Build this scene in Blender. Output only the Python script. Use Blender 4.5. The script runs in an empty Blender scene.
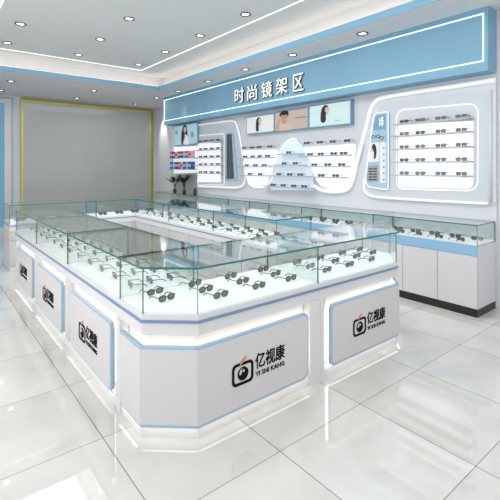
import bpy, math, random
from mathutils import Vector, Matrix
random.seed(7)
PI = math.pi
C = bpy.context.scene.collection
# ------------------------------------------------------------ camera numbers
CX, HY, V1, V2, H = 250.0, 167.0, -80.0, 760.0, 1.52
F = math.sqrt((CX - V1) * (V2 - CX))
A2 = math.atan((V2 - CX) / F)
VV = (math.cos(A2), math.sin(A2)); RR = (math.sin(A2), -math.cos(A2))
def ray(px, py):
    s = (px - CX) / F
    return VV[0] + s * RR[0], VV[1] + s * RR[1], -(py - HY) / F
def onX(px, py, X):
    r = ray(px, py); t = X / r[0]
    return r[1] * t, H + r[2] * t
def onZ(px, py, z):
    r = ray(px, py); t = (z - H) / r[2]
    return r[0] * t, r[1] * t

# ------------------------------------------------------------ materials
def newmat(name):
    m = bpy.data.materials.new(name); m.use_nodes = True
    nt = m.node_tree; nt.nodes.clear()
    out = nt.nodes.new('ShaderNodeOutputMaterial')
    return m, nt, out
def pbr(name, col, rough=.5, metal=0., spec=.5, coat=0., noise=0., nscale=8.):
    m, nt, out = newmat(name)
    b = nt.nodes.new('ShaderNodeBsdfPrincipled')
    b.inputs['Base Color'].default_value = (*col, 1); b.inputs['Roughness'].default_value = rough
    b.inputs['Metallic'].default_value = metal; b.inputs['Specular IOR Level'].default_value = spec
    b.inputs['Coat Weight'].default_value = coat
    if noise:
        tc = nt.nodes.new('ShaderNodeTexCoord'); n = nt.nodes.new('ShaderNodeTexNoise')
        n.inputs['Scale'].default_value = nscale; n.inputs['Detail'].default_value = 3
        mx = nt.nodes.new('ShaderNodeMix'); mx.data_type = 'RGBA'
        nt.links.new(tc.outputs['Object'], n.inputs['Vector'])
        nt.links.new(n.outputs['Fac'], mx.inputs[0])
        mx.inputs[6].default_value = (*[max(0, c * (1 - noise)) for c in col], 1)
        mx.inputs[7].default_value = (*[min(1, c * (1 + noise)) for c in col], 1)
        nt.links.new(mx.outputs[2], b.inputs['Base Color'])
    nt.links.new(b.outputs[0], out.inputs[0])
    return m
def emi(name, col, st):
    m, nt, out = newmat(name)
    e = nt.nodes.new('ShaderNodeEmission')
    e.inputs[0].default_value = (*col, 1); e.inputs[1].default_value = st
    nt.links.new(e.outputs[0], out.inputs[0]); return m
def glow(name, col, st, base=.8):
    """lit acrylic, also the glow painted into the counter recess: diffuse plus emission"""
    m, nt, out = newmat(name)
    b = nt.nodes.new('ShaderNodeBsdfPrincipled')
    b.inputs['Base Color'].default_value = (base * col[0], base * col[1], base * col[2], 1)
    b.inputs['Roughness'].default_value = .5
    b.inputs['Emission Color'].default_value = (*col, 1); b.inputs['Emission Strength'].default_value = st
    nt.links.new(b.outputs[0], out.inputs[0]); return m
def glassmat(name, tint, f0=.04, glossy=(1, 1, 1)):
    m, nt, out = newmat(name)
    tr = nt.nodes.new('ShaderNodeBsdfTransparent'); tr.inputs[0].default_value = (*tint, 1)
    gl = nt.nodes.new('ShaderNodeBsdfGlossy'); gl.inputs['Roughness'].default_value = .015
    gl.inputs[0].default_value = (*glossy, 1)
    lw = nt.nodes.new('ShaderNodeLayerWeight'); lw.inputs[0].default_value = .5
    p = nt.nodes.new('ShaderNodeMath'); p.operation = 'POWER'; p.inputs[1].default_value = 5
    k = nt.nodes.new('ShaderNodeMath'); k.operation = 'MULTIPLY_ADD'; k.inputs[1].default_value = 1 - f0; k.inputs[2].default_value = f0
    mx = nt.nodes.new('ShaderNodeMixShader')
    nt.links.new(lw.outputs['Facing'], p.inputs[0]); nt.links.new(p.outputs[0], k.inputs[0])
    nt.links.new(k.outputs[0], mx.inputs[0]); nt.links.new(tr.outputs[0], mx.inputs[1]); nt.links.new(gl.outputs[0], mx.inputs[2])
    nt.links.new(mx.outputs[0], out.inputs[0]); return m

def floormat():
    m, nt, out = newmat('polished_tiles')
    N = nt.nodes.new; L = nt.links.new
    b = N('ShaderNodeBsdfPrincipled'); tc = N('ShaderNodeTexCoord')
    sep = N('ShaderNodeSeparateXYZ'); L(tc.outputs['Object'], sep.inputs[0])
    def line(sock, off, w, size):
        a = N('ShaderNodeMath'); a.operation = 'ADD'; a.inputs[1].default_value = 70 * size - off + w / 2
        L(sock, a.inputs[0])
        d = N('ShaderNodeMath'); d.operation = 'MODULO'; d.inputs[1].default_value = size; L(a.outputs[0], d.inputs[0])
        c = N('ShaderNodeMath'); c.operation = 'LESS_THAN'; c.inputs[1].default_value = w; L(d.outputs[0], c.inputs[0])
        fl = N('ShaderNodeMath'); fl.operation = 'DIVIDE'; fl.inputs[1].default_value = size; L(a.outputs[0], fl.inputs[0])
        f2 = N('ShaderNodeMath'); f2.operation = 'FLOOR'; L(fl.outputs[0], f2.inputs[0])
        return c.outputs[0], f2.outputs[0]
    lx, ix = line(sep.outputs[0], .80, .0045, .70)
    ly, iy = line(sep.outputs[1], .905, .0035, .703)
    mxl = N('ShaderNodeMath'); mxl.operation = 'MAXIMUM'; L(lx, mxl.inputs[0]); L(ly, mxl.inputs[1])
    comb = N('ShaderNodeCombineXYZ'); L(ix, comb.inputs[0]); L(iy, comb.inputs[1])
    wn = N('ShaderNodeTexWhiteNoise'); L(comb.outputs[0], wn.inputs['Vector'])
    va = N('ShaderNodeVectorMath'); va.operation = 'MULTIPLY_ADD'; va.inputs[1].default_value = (9, 9, 9)
    L(wn.outputs['Color'], va.inputs[0]); L(tc.outputs['Object'], va.inputs[2])
    n1 = N('ShaderNodeTexNoise'); n1.inputs['Scale'].default_value = 1.6; n1.inputs['Detail'].default_value = 6
    n1.inputs['Distortion'].default_value = 1.2; L(va.outputs[0], n1.inputs['Vector'])
    cr = N('ShaderNodeValToRGB'); L(n1.outputs['Fac'], cr.inputs[0])
    cr.color_ramp.elements[0].position = .3; cr.color_ramp.elements[0].color = (.54, .53, .50, 1)
    cr.color_ramp.elements[1].position = .7; cr.color_ramp.elements[1].color = (.66, .65, .62, 1)
    mx = N('ShaderNodeMix'); mx.data_type = 'RGBA'; L(mxl.outputs[0], mx.inputs[0]); L(cr.outputs[0], mx.inputs[6])
    mx.inputs[7].default_value = (.13, .13, .13, 1)
    L(mx.outputs[2], b.inputs['Base Color'])
    b.inputs['Roughness'].default_value = .025; b.inputs['Specular IOR Level'].default_value = .9
    L(b.outputs[0], out.inputs[0]); return m

M = dict(
    white=pbr('white_lacquer', (.68, .675, .68), .3),
    panel=pbr('logo_panel_white', (.63, .61, .615), .35),
    body=pbr('carcass_white', (.62, .61, .605), .45),
    inner=pbr('staff_side_white', (.55, .555, .56), .4),
    blue=pbr('pale_blue_lacquer', (.34, .49, .63), .35),
    strip=pbr('blue_strip', (.16, .26, .42), .3),
    head=pbr('header_blue', (.20, .385, .53), .55, noise=.05, nscale=2),
    lip=pbr('cove_lip_blue', (.24, .45, .62), .5),
    counterblue=pbr('counter_blue', (.26, .47, .68), .4),
    door=pbr('door_white', (.66, .645, .665), .3),
    black=pbr('black_plinth', (.012, .012, .013), .35),
    ink=pbr('black_lettering', (.004, .004, .005), .6, 0, .1),
    orange=pbr('orange_mark', (.58, .30, .16), .5),
    ceil=pbr('ceiling_paint', (.62, .64, .65), .8),
    soffit=pbr('soffit_paint', (.66, .665, .69), .75),
    wall=pbr('wall_paint', (.66, .67, .69), .7),
    feature=pbr('feature_wall_lacquer', (.60, .615, .65), .45),
    niche=pbr('niche_panel', (.55, .585, .635), .4),
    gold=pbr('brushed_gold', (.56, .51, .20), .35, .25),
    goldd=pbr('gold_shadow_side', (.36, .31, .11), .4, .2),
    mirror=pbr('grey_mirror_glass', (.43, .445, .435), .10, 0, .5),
    darkmirror=pbr('dark_mirror', (.06, .075, .06), .08, .0, .8),
    slat=pbr('bronze_edge', (.10, .09, .07), .4),
    frame=pbr('spectacle_frame', (.02, .02, .022), .3),
    lens=pbr('spectacle_lens', (.13, .135, .15), .15, 0, .7),
    chrome=pbr('dark_chrome', (.12, .11, .10), .3, .8),
    steel=pbr('steel', (.5, .5, .5), .3, .9),
    led=emi('led_white', (1, 1, 1), 1.3),
    ledhead=emi('led_cyan_white', (.72, .95, 1), 1.5),
    ledsoft=glow('led_soft', (.97, .985, 1), .36, .8),
    tubew=glow('milky_light_tube', (.98, .98, 1), .16, .8),
    warm=emi('led_warm_strip', (1, .93, .84), 1.8),
    halo=emi('led_halo', (1, .93, .85), 3.2),
    gap=glow('painted_recess_glow', (1, .94, .88), .05, .75),  # faint glow put into the recess surface to brighten the body there
    cove=emi('cove_led', (1, .88, .74), 4.6),
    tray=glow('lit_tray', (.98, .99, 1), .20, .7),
    litpanel=glow('lit_back_panel', (.97, .985, 1), .42, .7),
    signblue=pbr('sign_cabinet_blue', (.36, .50, .64), .4),
    litblue=glow('lit_blue_panel', (.74, .88, .98), .30, .6),
    lamp=emi('downlight_lamp', (1, 1, 1), 4.),
    glass=glassmat('clear_glass', (.955, .975, .97), .035),
    glasst=glassmat('counter_top_glass', (.91, .94, .93), .08),
    gedge=pbr('glass_edge_green', (.03, .16, .13), .15, 0, .6),
    shelf=pbr('shelf_acrylic', (.40, .43, .47), .3),
    doorblue=glow('blue_door_glass', (.22, .52, .80), .2, .5),
    leaf=pbr('black_leaf', (.012, .014, .014), .5),
    text=glow('white_letters', (1, 1, 1), .25, .9),
    poster_w=glow('poster_white', (.93, .94, .96), .28, .45),
    poster_m=glow('poster_mint', (.74, .93, .93), .28, .45),
    poster_b=glow('poster_beige', (.74, .62, .52), .20, .45),
    poster_c=glow('poster_ice', (.55, .80, .92), .26, .45),
    skin=glow('printed_skin', (.80, .48, .34), .14, .45),
    skinl=glow('printed_pale_skin', (.93, .70, .60), .16, .45),
    hair=pbr('printed_black_hair', (.012, .012, .013), .6),
    red=pbr('printed_red', (.52, .05, .07), .5),
    pinkc=pbr('printed_pink', (.75, .42, .45), .5),
    navy=pbr('printed_navy', (.05, .10, .30), .5),
    cyanp=pbr('printed_cyan', (.16, .42, .62), .5),
    grey=pbr('grey_panel', (.36, .36, .37), .5),
    bframe=pbr('poster_frame_blue', (.17, .33, .46), .4),
)
M['floor'] = floormat()

# ------------------------------------------------------------ mesh builder
class MB:
    def __init__(s): s.v = []; s.f = []; s.m = []
    def add(s, vs, fs, mi=0, mis=None):
        o = len(s.v); s.v += [tuple(v) for v in vs]
        for i, f in enumerate(fs):
            s.f.append([o + k for k in f]); s.m.append(mis[i] if mis else mi)
        return s
    def box(s, x0, x1, y0, y1, z0, z1, mi=0, thin=None):
        vs = [(x0,y0,z0),(x1,y0,z0),(x1,y1,z0),(x0,y1,z0),(x0,y0,z1),(x1,y0,z1),(x1,y1,z1),(x0,y1,z1)]
        fs = [(0,3,2,1),(4,5,6,7),(0,1,5,4),(2,3,7,6),(1,2,6,5),(3,0,4,7)]
        mis = None
        if thin:   # pane: the two big faces get mi, edges get mi+1
            ax = thin; big = {'z': (0,1), 'y': (2,3), 'x': (4,5)}[ax]
            mis = [mi if i in big else mi + 1 for i in range(6)]
        return s.add(vs, fs, mi, mis)
    def plan(s, poly, z0, z1, mi=0, side=None):      # poly in xy, extruded in z
        n = len(poly)
        vs = [(x, y, z0) for x, y in poly] + [(x, y, z1) for x, y in poly]
        fs = [tuple(reversed(range(n))), tuple(range(n, 2 * n))] + [(i, (i+1) % n, n + (i+1) % n, n + i) for i in range(n)]
        return s.add(vs, fs, mi, [mi, mi] + [mi if side is None else side] * n)
    def front(s, poly, y0, y1, mi=0, side=None):     # poly in xz, extruded in y
        n = len(poly)
        vs = [(x, y0, z) for x, z in poly] + [(x, y1, z) for x, z in poly]
        fs = [tuple(range(n)), tuple(reversed(range(n, 2 * n)))] + [((i+1) % n, i, n + i, n + (i+1) % n) for i in range(n)]
        return s.add(vs, fs, mi, [mi, mi] + [mi if side is None else side] * n)
    def ringf(s, outer, inner, y0, y1, mi=0):        # frame between two xz outlines with equal counts
        n = len(outer)
        vs = [(x, y0, z) for x, z in outer] + [(x, y0, z) for x, z in inner] + [(x, y1, z) for x, z in outer] + [(x, y1, z) for x, z in inner]
        fs = []
        for i in range(n):
            j = (i + 1) % n
            fs += [(i, j, n + j, n + i), (2*n + j, 2*n + i, 3*n + i, 3*n + j), (j, i, 2*n + i, 2*n + j), (n + i, n + j, 3*n + j, 3*n + i)]
        return s.add(vs, fs, mi)
    def tube(s, pts, r, mi=0, seg=8, closed=False):
        pts = [Vector(p) for p in pts]; n = len(pts); vs = []
        rs = r if isinstance(r, (list, tuple)) else [r] * n
        prev = None
        for i, p in enumerate(pts):
            a = pts[(i - 1) % n] if (i > 0 or closed) else p
            b = pts[(i + 1) % n] if (i < n - 1 or closed) else p
            t = (b - a).normalized()
            if prev is None:
                u = t.orthogonal().normalized()
            else:
                u = (prev - t * prev.dot(t)).normalized()
            prev = u; w = t.cross(u)
            for k in range(seg):
                an = 2 * PI * k / seg
                vs.append(p + (u * math.cos(an) + w * math.sin(an)) * rs[i])
        fs = []
        for i in range(n if closed else n - 1):
            j = (i + 1) % n
            for k in range(seg):
                fs.append((i*seg + k, i*seg + (k+1) % seg, j*seg + (k+1) % seg, j*seg + k))
        if not closed:
            fs += [tuple(reversed(range(seg))), tuple(range((n-1)*seg, n*seg))]
        return s.add(vs, fs, mi)
    def lathe(s, prof, cx=0, cy=0, mi=0, seg=20):
        n = len(prof); vs = []
        for r, z in prof:
            for k in range(seg):
                a = 2 * PI * k / seg; vs.append((cx + r * math.cos(a), cy + r * math.sin(a), z))
        fs = [(i*seg + k, i*seg + (k+1) % seg, (i+1)*seg + (k+1) % seg, (i+1)*seg + k) for i in range(n-1) for k in range(seg)]
        fs += [tuple(reversed(range(seg))), tuple(range((n-1)*seg, n*seg))]
        return s.add(vs, fs, mi)
    def mesh(s, name, mats):
        me = bpy.data.meshes.new(name); me.from_pydata(s.v, [], s.f)
        for m in mats: me.materials.append(M[m])
        for p, i in zip(me.polygons, s.m): p.material_index = i
        me.update(); return me
    def build(s, name, mats, parent=None, smooth=False):
        if isinstance(mats, str): mats = [mats]
        me = s.mesh(name, mats)
        if smooth:
            for p in me.polygons: p.use_smooth = True
        o = bpy.data.objects.new(name, me); C.objects.link(o)
        if parent: o.parent = parent
        return o

def tag(o, label, cat, group=None):
    o['label'] = label; o['category'] = cat
    if group: o['group'] = group
    return o
def thing(name, label, cat, loc, rz=0, group=None):
    o = bpy.data.objects.new(name, None); C.objects.link(o); o.empty_display_size = .05
    o.location = loc; o.rotation_euler = (0, 0, rz); return tag(o, label, cat, group)
def struct(name, mb, mats):
    o = mb.build(name, mats); o['kind'] = 'structure'; return o
def rrect(x0, x1, z0, z1, r, seg=6, corners=(1, 1, 1, 1)):
    """bl, br, tr, tl ; counter clockwise seen from the front"""
    out = []
    for (cx, cz, a0, on, sx, sz) in ((x0+r, z0+r, PI, corners[0], x0, z0), (x1-r, z0+r, 1.5*PI, corners[1], x1, z0),
                             (x1-r, z1-r, 0, corners[2], x1, z1), (x0+r, z1-r, .5*PI, corners[3], x0, z1)):
        for k in range(seg + 1 if on else 1):
            a = a0 + .5 * PI * k / seg
            out.append((cx + r*math.cos(a), cz + r*math.sin(a)) if on else (sx, sz))
    return out
def fillet(pts, rad, seg=6):
    """round the corners of a polygon given as (x,z) points"""
    n = len(pts); out = []
    rs = rad if isinstance(rad, (list, tuple)) else [rad] * n
    for i in range(n):
        p = Vector(pts[i]); a = Vector(pts[i-1]); b = Vector(pts[(i+1) % n]); r = rs[i]
        if r <= 0: out.append(tuple(p)); continue
        da = (a - p); db = (b - p); la = min(r, da.length*.49); lb = min(r, db.length*.49)
        A = p + da.normalized()*la; B = p + db.normalized()*lb
        for k in range(seg + 1):
            t = k/seg; q = A*(1-t)**2 + p*2*t*(1-t) + B*t*t; out.append(tuple(q))
    return out
def text_mesh(body, width=None, height=None, extr=.004, offset=0., spacing=1., mat='ink', name='lettering'):
    c = bpy.data.curves.new('tmp', 'FONT'); c.body = body; c.extrude = extr; c.offset = offset
    c.space_character = spacing; c.resolution_u = 3
    o = bpy.data.objects.new('tmp', c); C.objects.link(o)
    bpy.context.view_layer.update()
    me = bpy.data.meshes.new_from_object(o.evaluated_get(bpy.context.evaluated_depsgraph_get()))
    bpy.data.objects.remove(o); bpy.data.curves.remove(c)
    xs = [v.co.x for v in me.vertices]; ys = [v.co.y for v in me.vertices]; zs = [v.co.z for v in me.vertices]
    x0, x1, y0, y1 = min(xs), max(xs), min(ys), max(ys); zm = (max(zs) + min(zs)) / 2
    sx = width / (x1 - x0); sy = height / (y1 - y0)
    for v in me.vertices:       # to x right, z up, y depth
        x, y, z = v.co
        v.co = ((x - x0) * sx, -(z - zm), (y - y0) * sy)
    me.materials.clear(); me.materials.append(M[mat]); me.name = name
    for p in me.polygons: p.material_index = 0
    return me
def put(me, name, parent, loc):
    o = bpy.data.objects.new(name, me); C.objects.link(o); o.parent = parent; o.location = loc; return o

# ============================================================ THE ROOM
XL, XD, XR, YB, YF = -1.8, 4.83, 5.33, 11.0, -2.6
ZS, ZLIP, ZU = 3.2, 3.275, 3.5
TX0, TX1, TY0, TY1 = .22, 4.08, -1.2, 8.25        # tray opening
struct('floor', MB().box(XL-.1, XR+.1, YF-.1, YB+.1, -.06, 0), 'floor')
m = MB()
m.box(XL-.1, TX0, YF-.1, YB+.1, ZS, ZLIP); m.box(TX1, XR+.1, YF-.1, YB+.1, ZS, ZLIP)
m.box(TX0, TX1, YF-.1, TY0, ZS, ZLIP); m.box(TX0, TX1, TY1, YB+.1, ZS, ZLIP)
struct('ceiling', m, 'soffit')
m = MB(); g = .16
m.box(TX0-g-.3, TX1+g+.3, TY0-g-.3, TY1+g+.3, ZU, ZU+.05)
struct('ceiling_tray', m, 'ceil')
m = MB()
m.box(TX0-g-.05, TX0-g, TY0-g, TY1+g, ZLIP, ZU); m.box(TX1+g, TX1+g+.05, TY0-g, TY1+g, ZLIP, ZU)
m.box(TX0-g, TX1+g, TY0-g-.05, TY0-g, ZLIP, ZU); m.box(TX0-g, TX1+g, TY1+g, TY1+g+.05, ZLIP, ZU)
struct('trim_1', m, 'wall')
m = MB(); e = .012
m.box(TX0, TX0+e, TY0, TY1, ZS-.004, ZLIP+.006); m.box(TX1-e, TX1, TY0, TY1, ZS-.004, ZLIP+.006)
m.box(TX0+e, TX1-e, TY0, TY0+e, ZS-.004, ZLIP+.006); m.box(TX0+e, TX1-e, TY1-e, TY1, ZS-.004, ZLIP+.006)
struct('trim_2', m, 'lip')
struct('wall_back', MB().box(XL, XR, YB, YB+.1, 0, ZS), 'wall')
struct('wall_right', MB().box(XR, XR+.1, YF, YB, 0, ZS), 'wall')
struct('wall_left', MB().box(XL-.1, XL, YF, YB, 0, ZS), 'wall')
struct('wall_feature', MB().box(XD, XR, 1.775, 9.08, 0, ZS), 'feature')
struct('wall_pier', MB().box(XD+.03, XR, .6, 1.775, 0, ZS), 'wall')

# cove light strip hidden behind the blue lip, and the thin light line in the tray
def rect_strip(x0, x1, y0, y1, w, z0, z1):
    m = MB()
    m.box(x0, x0+w, y0, y1, z0, z1); m.box(x1-w, x1, y0, y1, z0, z1)
    m.box(x0+w, x1-w, y0, y0+w, z0, z1); m.box(x0+w, x1-w, y1-w, y1, z0, z1); return m
t = thing('cove_light', 'warm white light strip glowing in the ceiling cove behind the blue lip', 'cove light', (0, 0, 0))
rect_strip(TX0-.05, TX1+.05, TY0-.05, TY1+.05, .03, ZLIP, ZLIP+.014).build('light_strip', 'cove', t)
t = thing('ceiling_light_line', 'thin white light line framing the grey upper ceiling', 'ceiling light', (0, 0, 0))
rect_strip(.76, 3.54, TY0+.5, 7.95, .016, ZU-.006, ZU).build('light_strip', 'led', t)

def downlight(x, y, z, label, group):
    t = thing('downlight', label, 'ceiling light', (x, y, z), 0, group)
    ring = MB()
    ring.lathe([(.046, -.002), (.068, -.002), (.072, -.012), (.062, -.016), (.046, -.006), (.046, -.002)], seg=24)
    ring.build('trim_ring', 'chrome', t, True)
    MB().lathe([(.046, -.001), (.046, -.005)], seg=20).build('lamp_disc', 'lamp', t)
    l = bpy.data.lights.new('spot', 'SPOT'); l.energy = 26 if z > 3.3 else 9; l.spot_size = 1.5 if z > 3.3 else 1.0; l.spot_blend = .7; l.shadow_soft_size = .045
    l.color = (1, .98, .95)
    o = bpy.data.objects.new('spot_source', l); C.objects.link(o); o.parent = t; o.location = (0, 0, -.03)
SN = ['top', 'second', 'third', 'fourth', 'fifth']
ORD = ['first', 'second', 'third', 'fourth', 'fifth', 'sixth', 'seventh', 'eighth', 'ninth', 'tenth']
for ix, x in enumerate((1.08, 2.17, 3.28)):
    col = ('left', 'middle', 'right')[ix]
    for iy, y in enumerate((7.5, 6.4, 5.27, 4.17, 3.05)):
        if (ix, iy) in ((0, 3), (0, 4), (0, 2), (1, 4)): continue
        downlight(x, y, ZU, f'round downlight in upper ceiling, {ORD[iy]} from the back in the {col} row', 'downlights in the upper ceiling')
for i, y in enumerate((8.06, 6.76, 5.53, 4.38, 3.13)):
    downlight((4.45, 4.39, 4.35, 4.34, 4.33)[i], y, ZS, f'round downlight above the blue header, {ORD[i]} from the back corner', 'downlights in the lower ceiling border')
for j, y in enumerate((9.15, 10.4)):
    for i, x in enumerate((1.38, 2.97, 4.46)):
        downlight(x, y, ZS, f'{("left","middle","right")[i]} small downlight in the row {("nearer the blue lip","nearest the gold frame")[j]} of the back ceiling border', 'downlights in the lower ceiling border')
# wall washer between the gold frame and the header
l = bpy.data.lights.new('washer', 'SPOT'); l.energy = 45; l.spot_size = .8; l.spot_blend = .8; l.shadow_soft_size = .03
o = bpy.data.objects.new('spot_source', l); C.objects.link(o); o.location = (5.12, 10.5, 3.12); o.rotation_euler = (0, math.radians(-15), 0)
l['note'] = 'lamp'

# gold framed grey mirror filling the back wall
t = thing('wall_mirror', 'huge grey wall mirror in a slim gold frame on the back wall', 'mirror', (0, YB, 0))
gx0, gx1, gz1 = 1.86, 5.24, 3.17
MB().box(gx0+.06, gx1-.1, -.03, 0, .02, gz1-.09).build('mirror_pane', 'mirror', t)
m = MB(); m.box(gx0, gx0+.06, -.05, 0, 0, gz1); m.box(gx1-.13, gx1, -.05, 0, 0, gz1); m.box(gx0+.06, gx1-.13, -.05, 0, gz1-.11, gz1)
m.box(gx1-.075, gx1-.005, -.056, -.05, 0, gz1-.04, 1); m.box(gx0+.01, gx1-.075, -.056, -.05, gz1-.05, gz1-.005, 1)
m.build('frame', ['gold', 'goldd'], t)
# blue door at the far left
t = MB().box(.66, 1.52, -.02, 0, .12, 3.0)
d = t.build('door_1', 'doorblue'); d['kind'] = 'structure'; d.location = (0, YB, 0)
m = MB(); m.box(1.52, 1.66, -.05, 0, 0, 3.1); m.box(.56, .66, -.05, 0, 0, 3.1); m.box(.66, 1.52, -.05, 0, 3.0, 3.1); m.box(.66, 1.52, -.05, 0, 0, .12)
m.box(1.66, 1.685, -.055, 0, 0, 3.12, 1); m.box(.56, 1.66, -.055, 0, 3.1, 3.12, 1)
o = m.build('door_frame', ['white', 'blue'], d)

# ============================================================ SPECTACLES
def spectacle_meshes():
    def lens_outline(cx, w=.025, h=.0175):
        pts = []
        for k in range(14):
            a = 2*PI*k/14; c, s_ = math.cos(a), math.sin(a)
            pts.append((cx + w*math.copysign(abs(c)**.75, c), .022 + h*math.copysign(abs(s_)**.75, s_)))
        return pts
    fr = MB()
    for cx in (-.034, .034):
        fr.ringf(lens_outline(cx, .029, .0215), lens_outline(cx, .0215, .0145), -.003, .003)
    fr.box(-.008, .008, -.002, .002, .026, .031)
    for s_ in (-1, 1): fr.box(min(s_*.061, s_*.068), max(s_*.061, s_*.068), -.003, .003, .027, .034)
    le = [MB().front(lens_outline(cx, .0228, .0158), -.0008, .0008) for cx in (-.034, .034)]
    te = []
    for s_ in (-1, 1):
        te.append(MB().tube([(s_*.066, .002, .030), (s_*.067, .06, .029), (s_*.064, .085, .026), (s_*.062, .11, .006)], [.0032, .0032, .0036, .0038], seg=5))
    return fr, le, te
fr, le, te = spectacle_meshes()
ME_FR = fr.mesh('frame', ['frame']); ME_LE = [q.mesh('lens', ['lens']) for q in le]; ME_TE = [q.mesh('temple', ['frame']) for q in te]
allm = MB(); allm.add(fr.v, fr.f, 0)
for q in le: allm.add(q.v, q.f, 1)
for q in te: allm.add(q.v, q.f, 0)
ME_ALL = allm.mesh('eyeglasses', ['frame', 'lens'])
def glasses(loc, rz, label, group, detail=True, sc=1.0):
    if detail:
        t = bpy.data.objects.new('eyeglasses', None); C.objects.link(t); t.empty_display_size = .03
        for nm, me in [('frame', ME_FR), ('lens', ME_LE[0]), ('lens', ME_LE[1]), ('temple', ME_TE[0]), ('temple', ME_TE[1])]:
            o = bpy.data.objects.new(nm, me); C.objects.link(o); o.parent = t
    else:
        t = bpy.data.objects.new('eyeglasses', ME_ALL); C.objects.link(t)
    t.location = loc; t.rotation_euler = (0, 0, rz); t.scale = (sc, sc, sc)
    tag(t, label, 'glasses', group); return t

# ============================================================ ISLAND COUNTERS
# local frame of a counter: x along its outer face (left to right for a customer), y inwards, z up; outer face at y=0
ZP, ZFB, ZFT, ZST, ZTR, ZG = .055, .575, .645, .66, .70, .96
def logo(parent, x, z, w, y):
    """camera mark with two lines of lettering; x,z = bottom left, w = total width"""
    k = w / .44
    g = bpy.data.objects.new('logo', None); C.objects.link(g); g.parent = parent; g.location = (x, y, z); g.scale = (k, 1, k)
    # a plain mesh holds the camera mark; lettering lines are its sub-parts
    m = MB()
    m.ringf(rrect(0, .165, 0, .135, .03), rrect(.016, .149, .016, .119, .02), -.004, 0)
    def circ(cx, cz, r, n=24): return [(cx + r*math.cos(2*PI*i/n), cz + r*math.sin(2*PI*i/n)) for i in range(n)]
    m.front(circ(.084, .066, .041), -.004, 0)
    m.front([(.052, .072), (.060, .092), (.076, .102), (.070, .092), (.074, .080), (.066, .066), (.058, .062)], -.0055, -.004, 1)
    m.front(circ(.086, .084, .008, 12), -.0056, -.004, 1)
    m.front([(.055, .119), (.068, .146), (.085, .160), (.112, .166), (.100, .147), (.080, .135), (.070, .128)], -.005, 0, 2)
    o = m.build('camera_emblem', ['ink', 'panel', 'orange'], parent); o.location = (x, y, z); o.scale = (k, 1, k)
    t1 = put(ME_T1, 'lettering', parent, (x + .182*k, y - .002, z + .058*k)); t1.scale = (k, 1, k)
    t2 = put(ME_T2, 'lettering', parent, (x + .184*k, y - .002, z + .012*k)); t2.scale = (k, 1, k)
    bpy.data.objects.remove(g)
ME_T1 = text_mesh('亿视康', .255, .100, .002, .011, 1., 'ink', 'shop_name_characters')
ME_T2 = text_mesh('YI SHI KANG', .25, .030, .002, .010, 1., 'ink', 'shop_name_letters')

def strip_light(parent, x0, x1, y, z, power, down=True):
    l = bpy.data.lights.new('led', 'AREA'); l.shape = 'RECTANGLE'; l.size = x1 - x0; l.size_y = .02; l.energy = power; l.color = (1, .93, .84)
    o = bpy.data.objects.new('led_source', l); C.objects.link(o); o.parent = parent; o.location = ((x0+x1)/2, y, z)
    if not down: o.rotation_euler = (PI, 0, 0)
    return o
def glass_box(t, x0, x1, y0, y1, z0, z1, over=.012, ends=(1, 1)):
    th = .008
    MB().box(x0, x1, y0, y0+th, z0, z1-.012, thin='y').build('front_pane', ['glass', 'gedge'], t)
    MB().box(x0, x1, y1-th, y1, z0, z1-.012, thin='y').build('rear_pane', ['glass', 'gedge'], t)
    if ends[0]: MB().box(x0, x0+th, y0+th, y1-th, z0, z1-.012, thin='x').build('side_pane', ['glass', 'gedge'], t)
    if ends[1]: MB().box(x1-th, x1, y0+th, y1-th, z0, z1-.012, thin='x').build('side_pane', ['glass', 'gedge'], t)
    MB().box(x0, x1, y0-over, y1+over, z1-.012, z1, thin='z').build('glass_top', ['glasst', 'gedge'], t)

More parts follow.
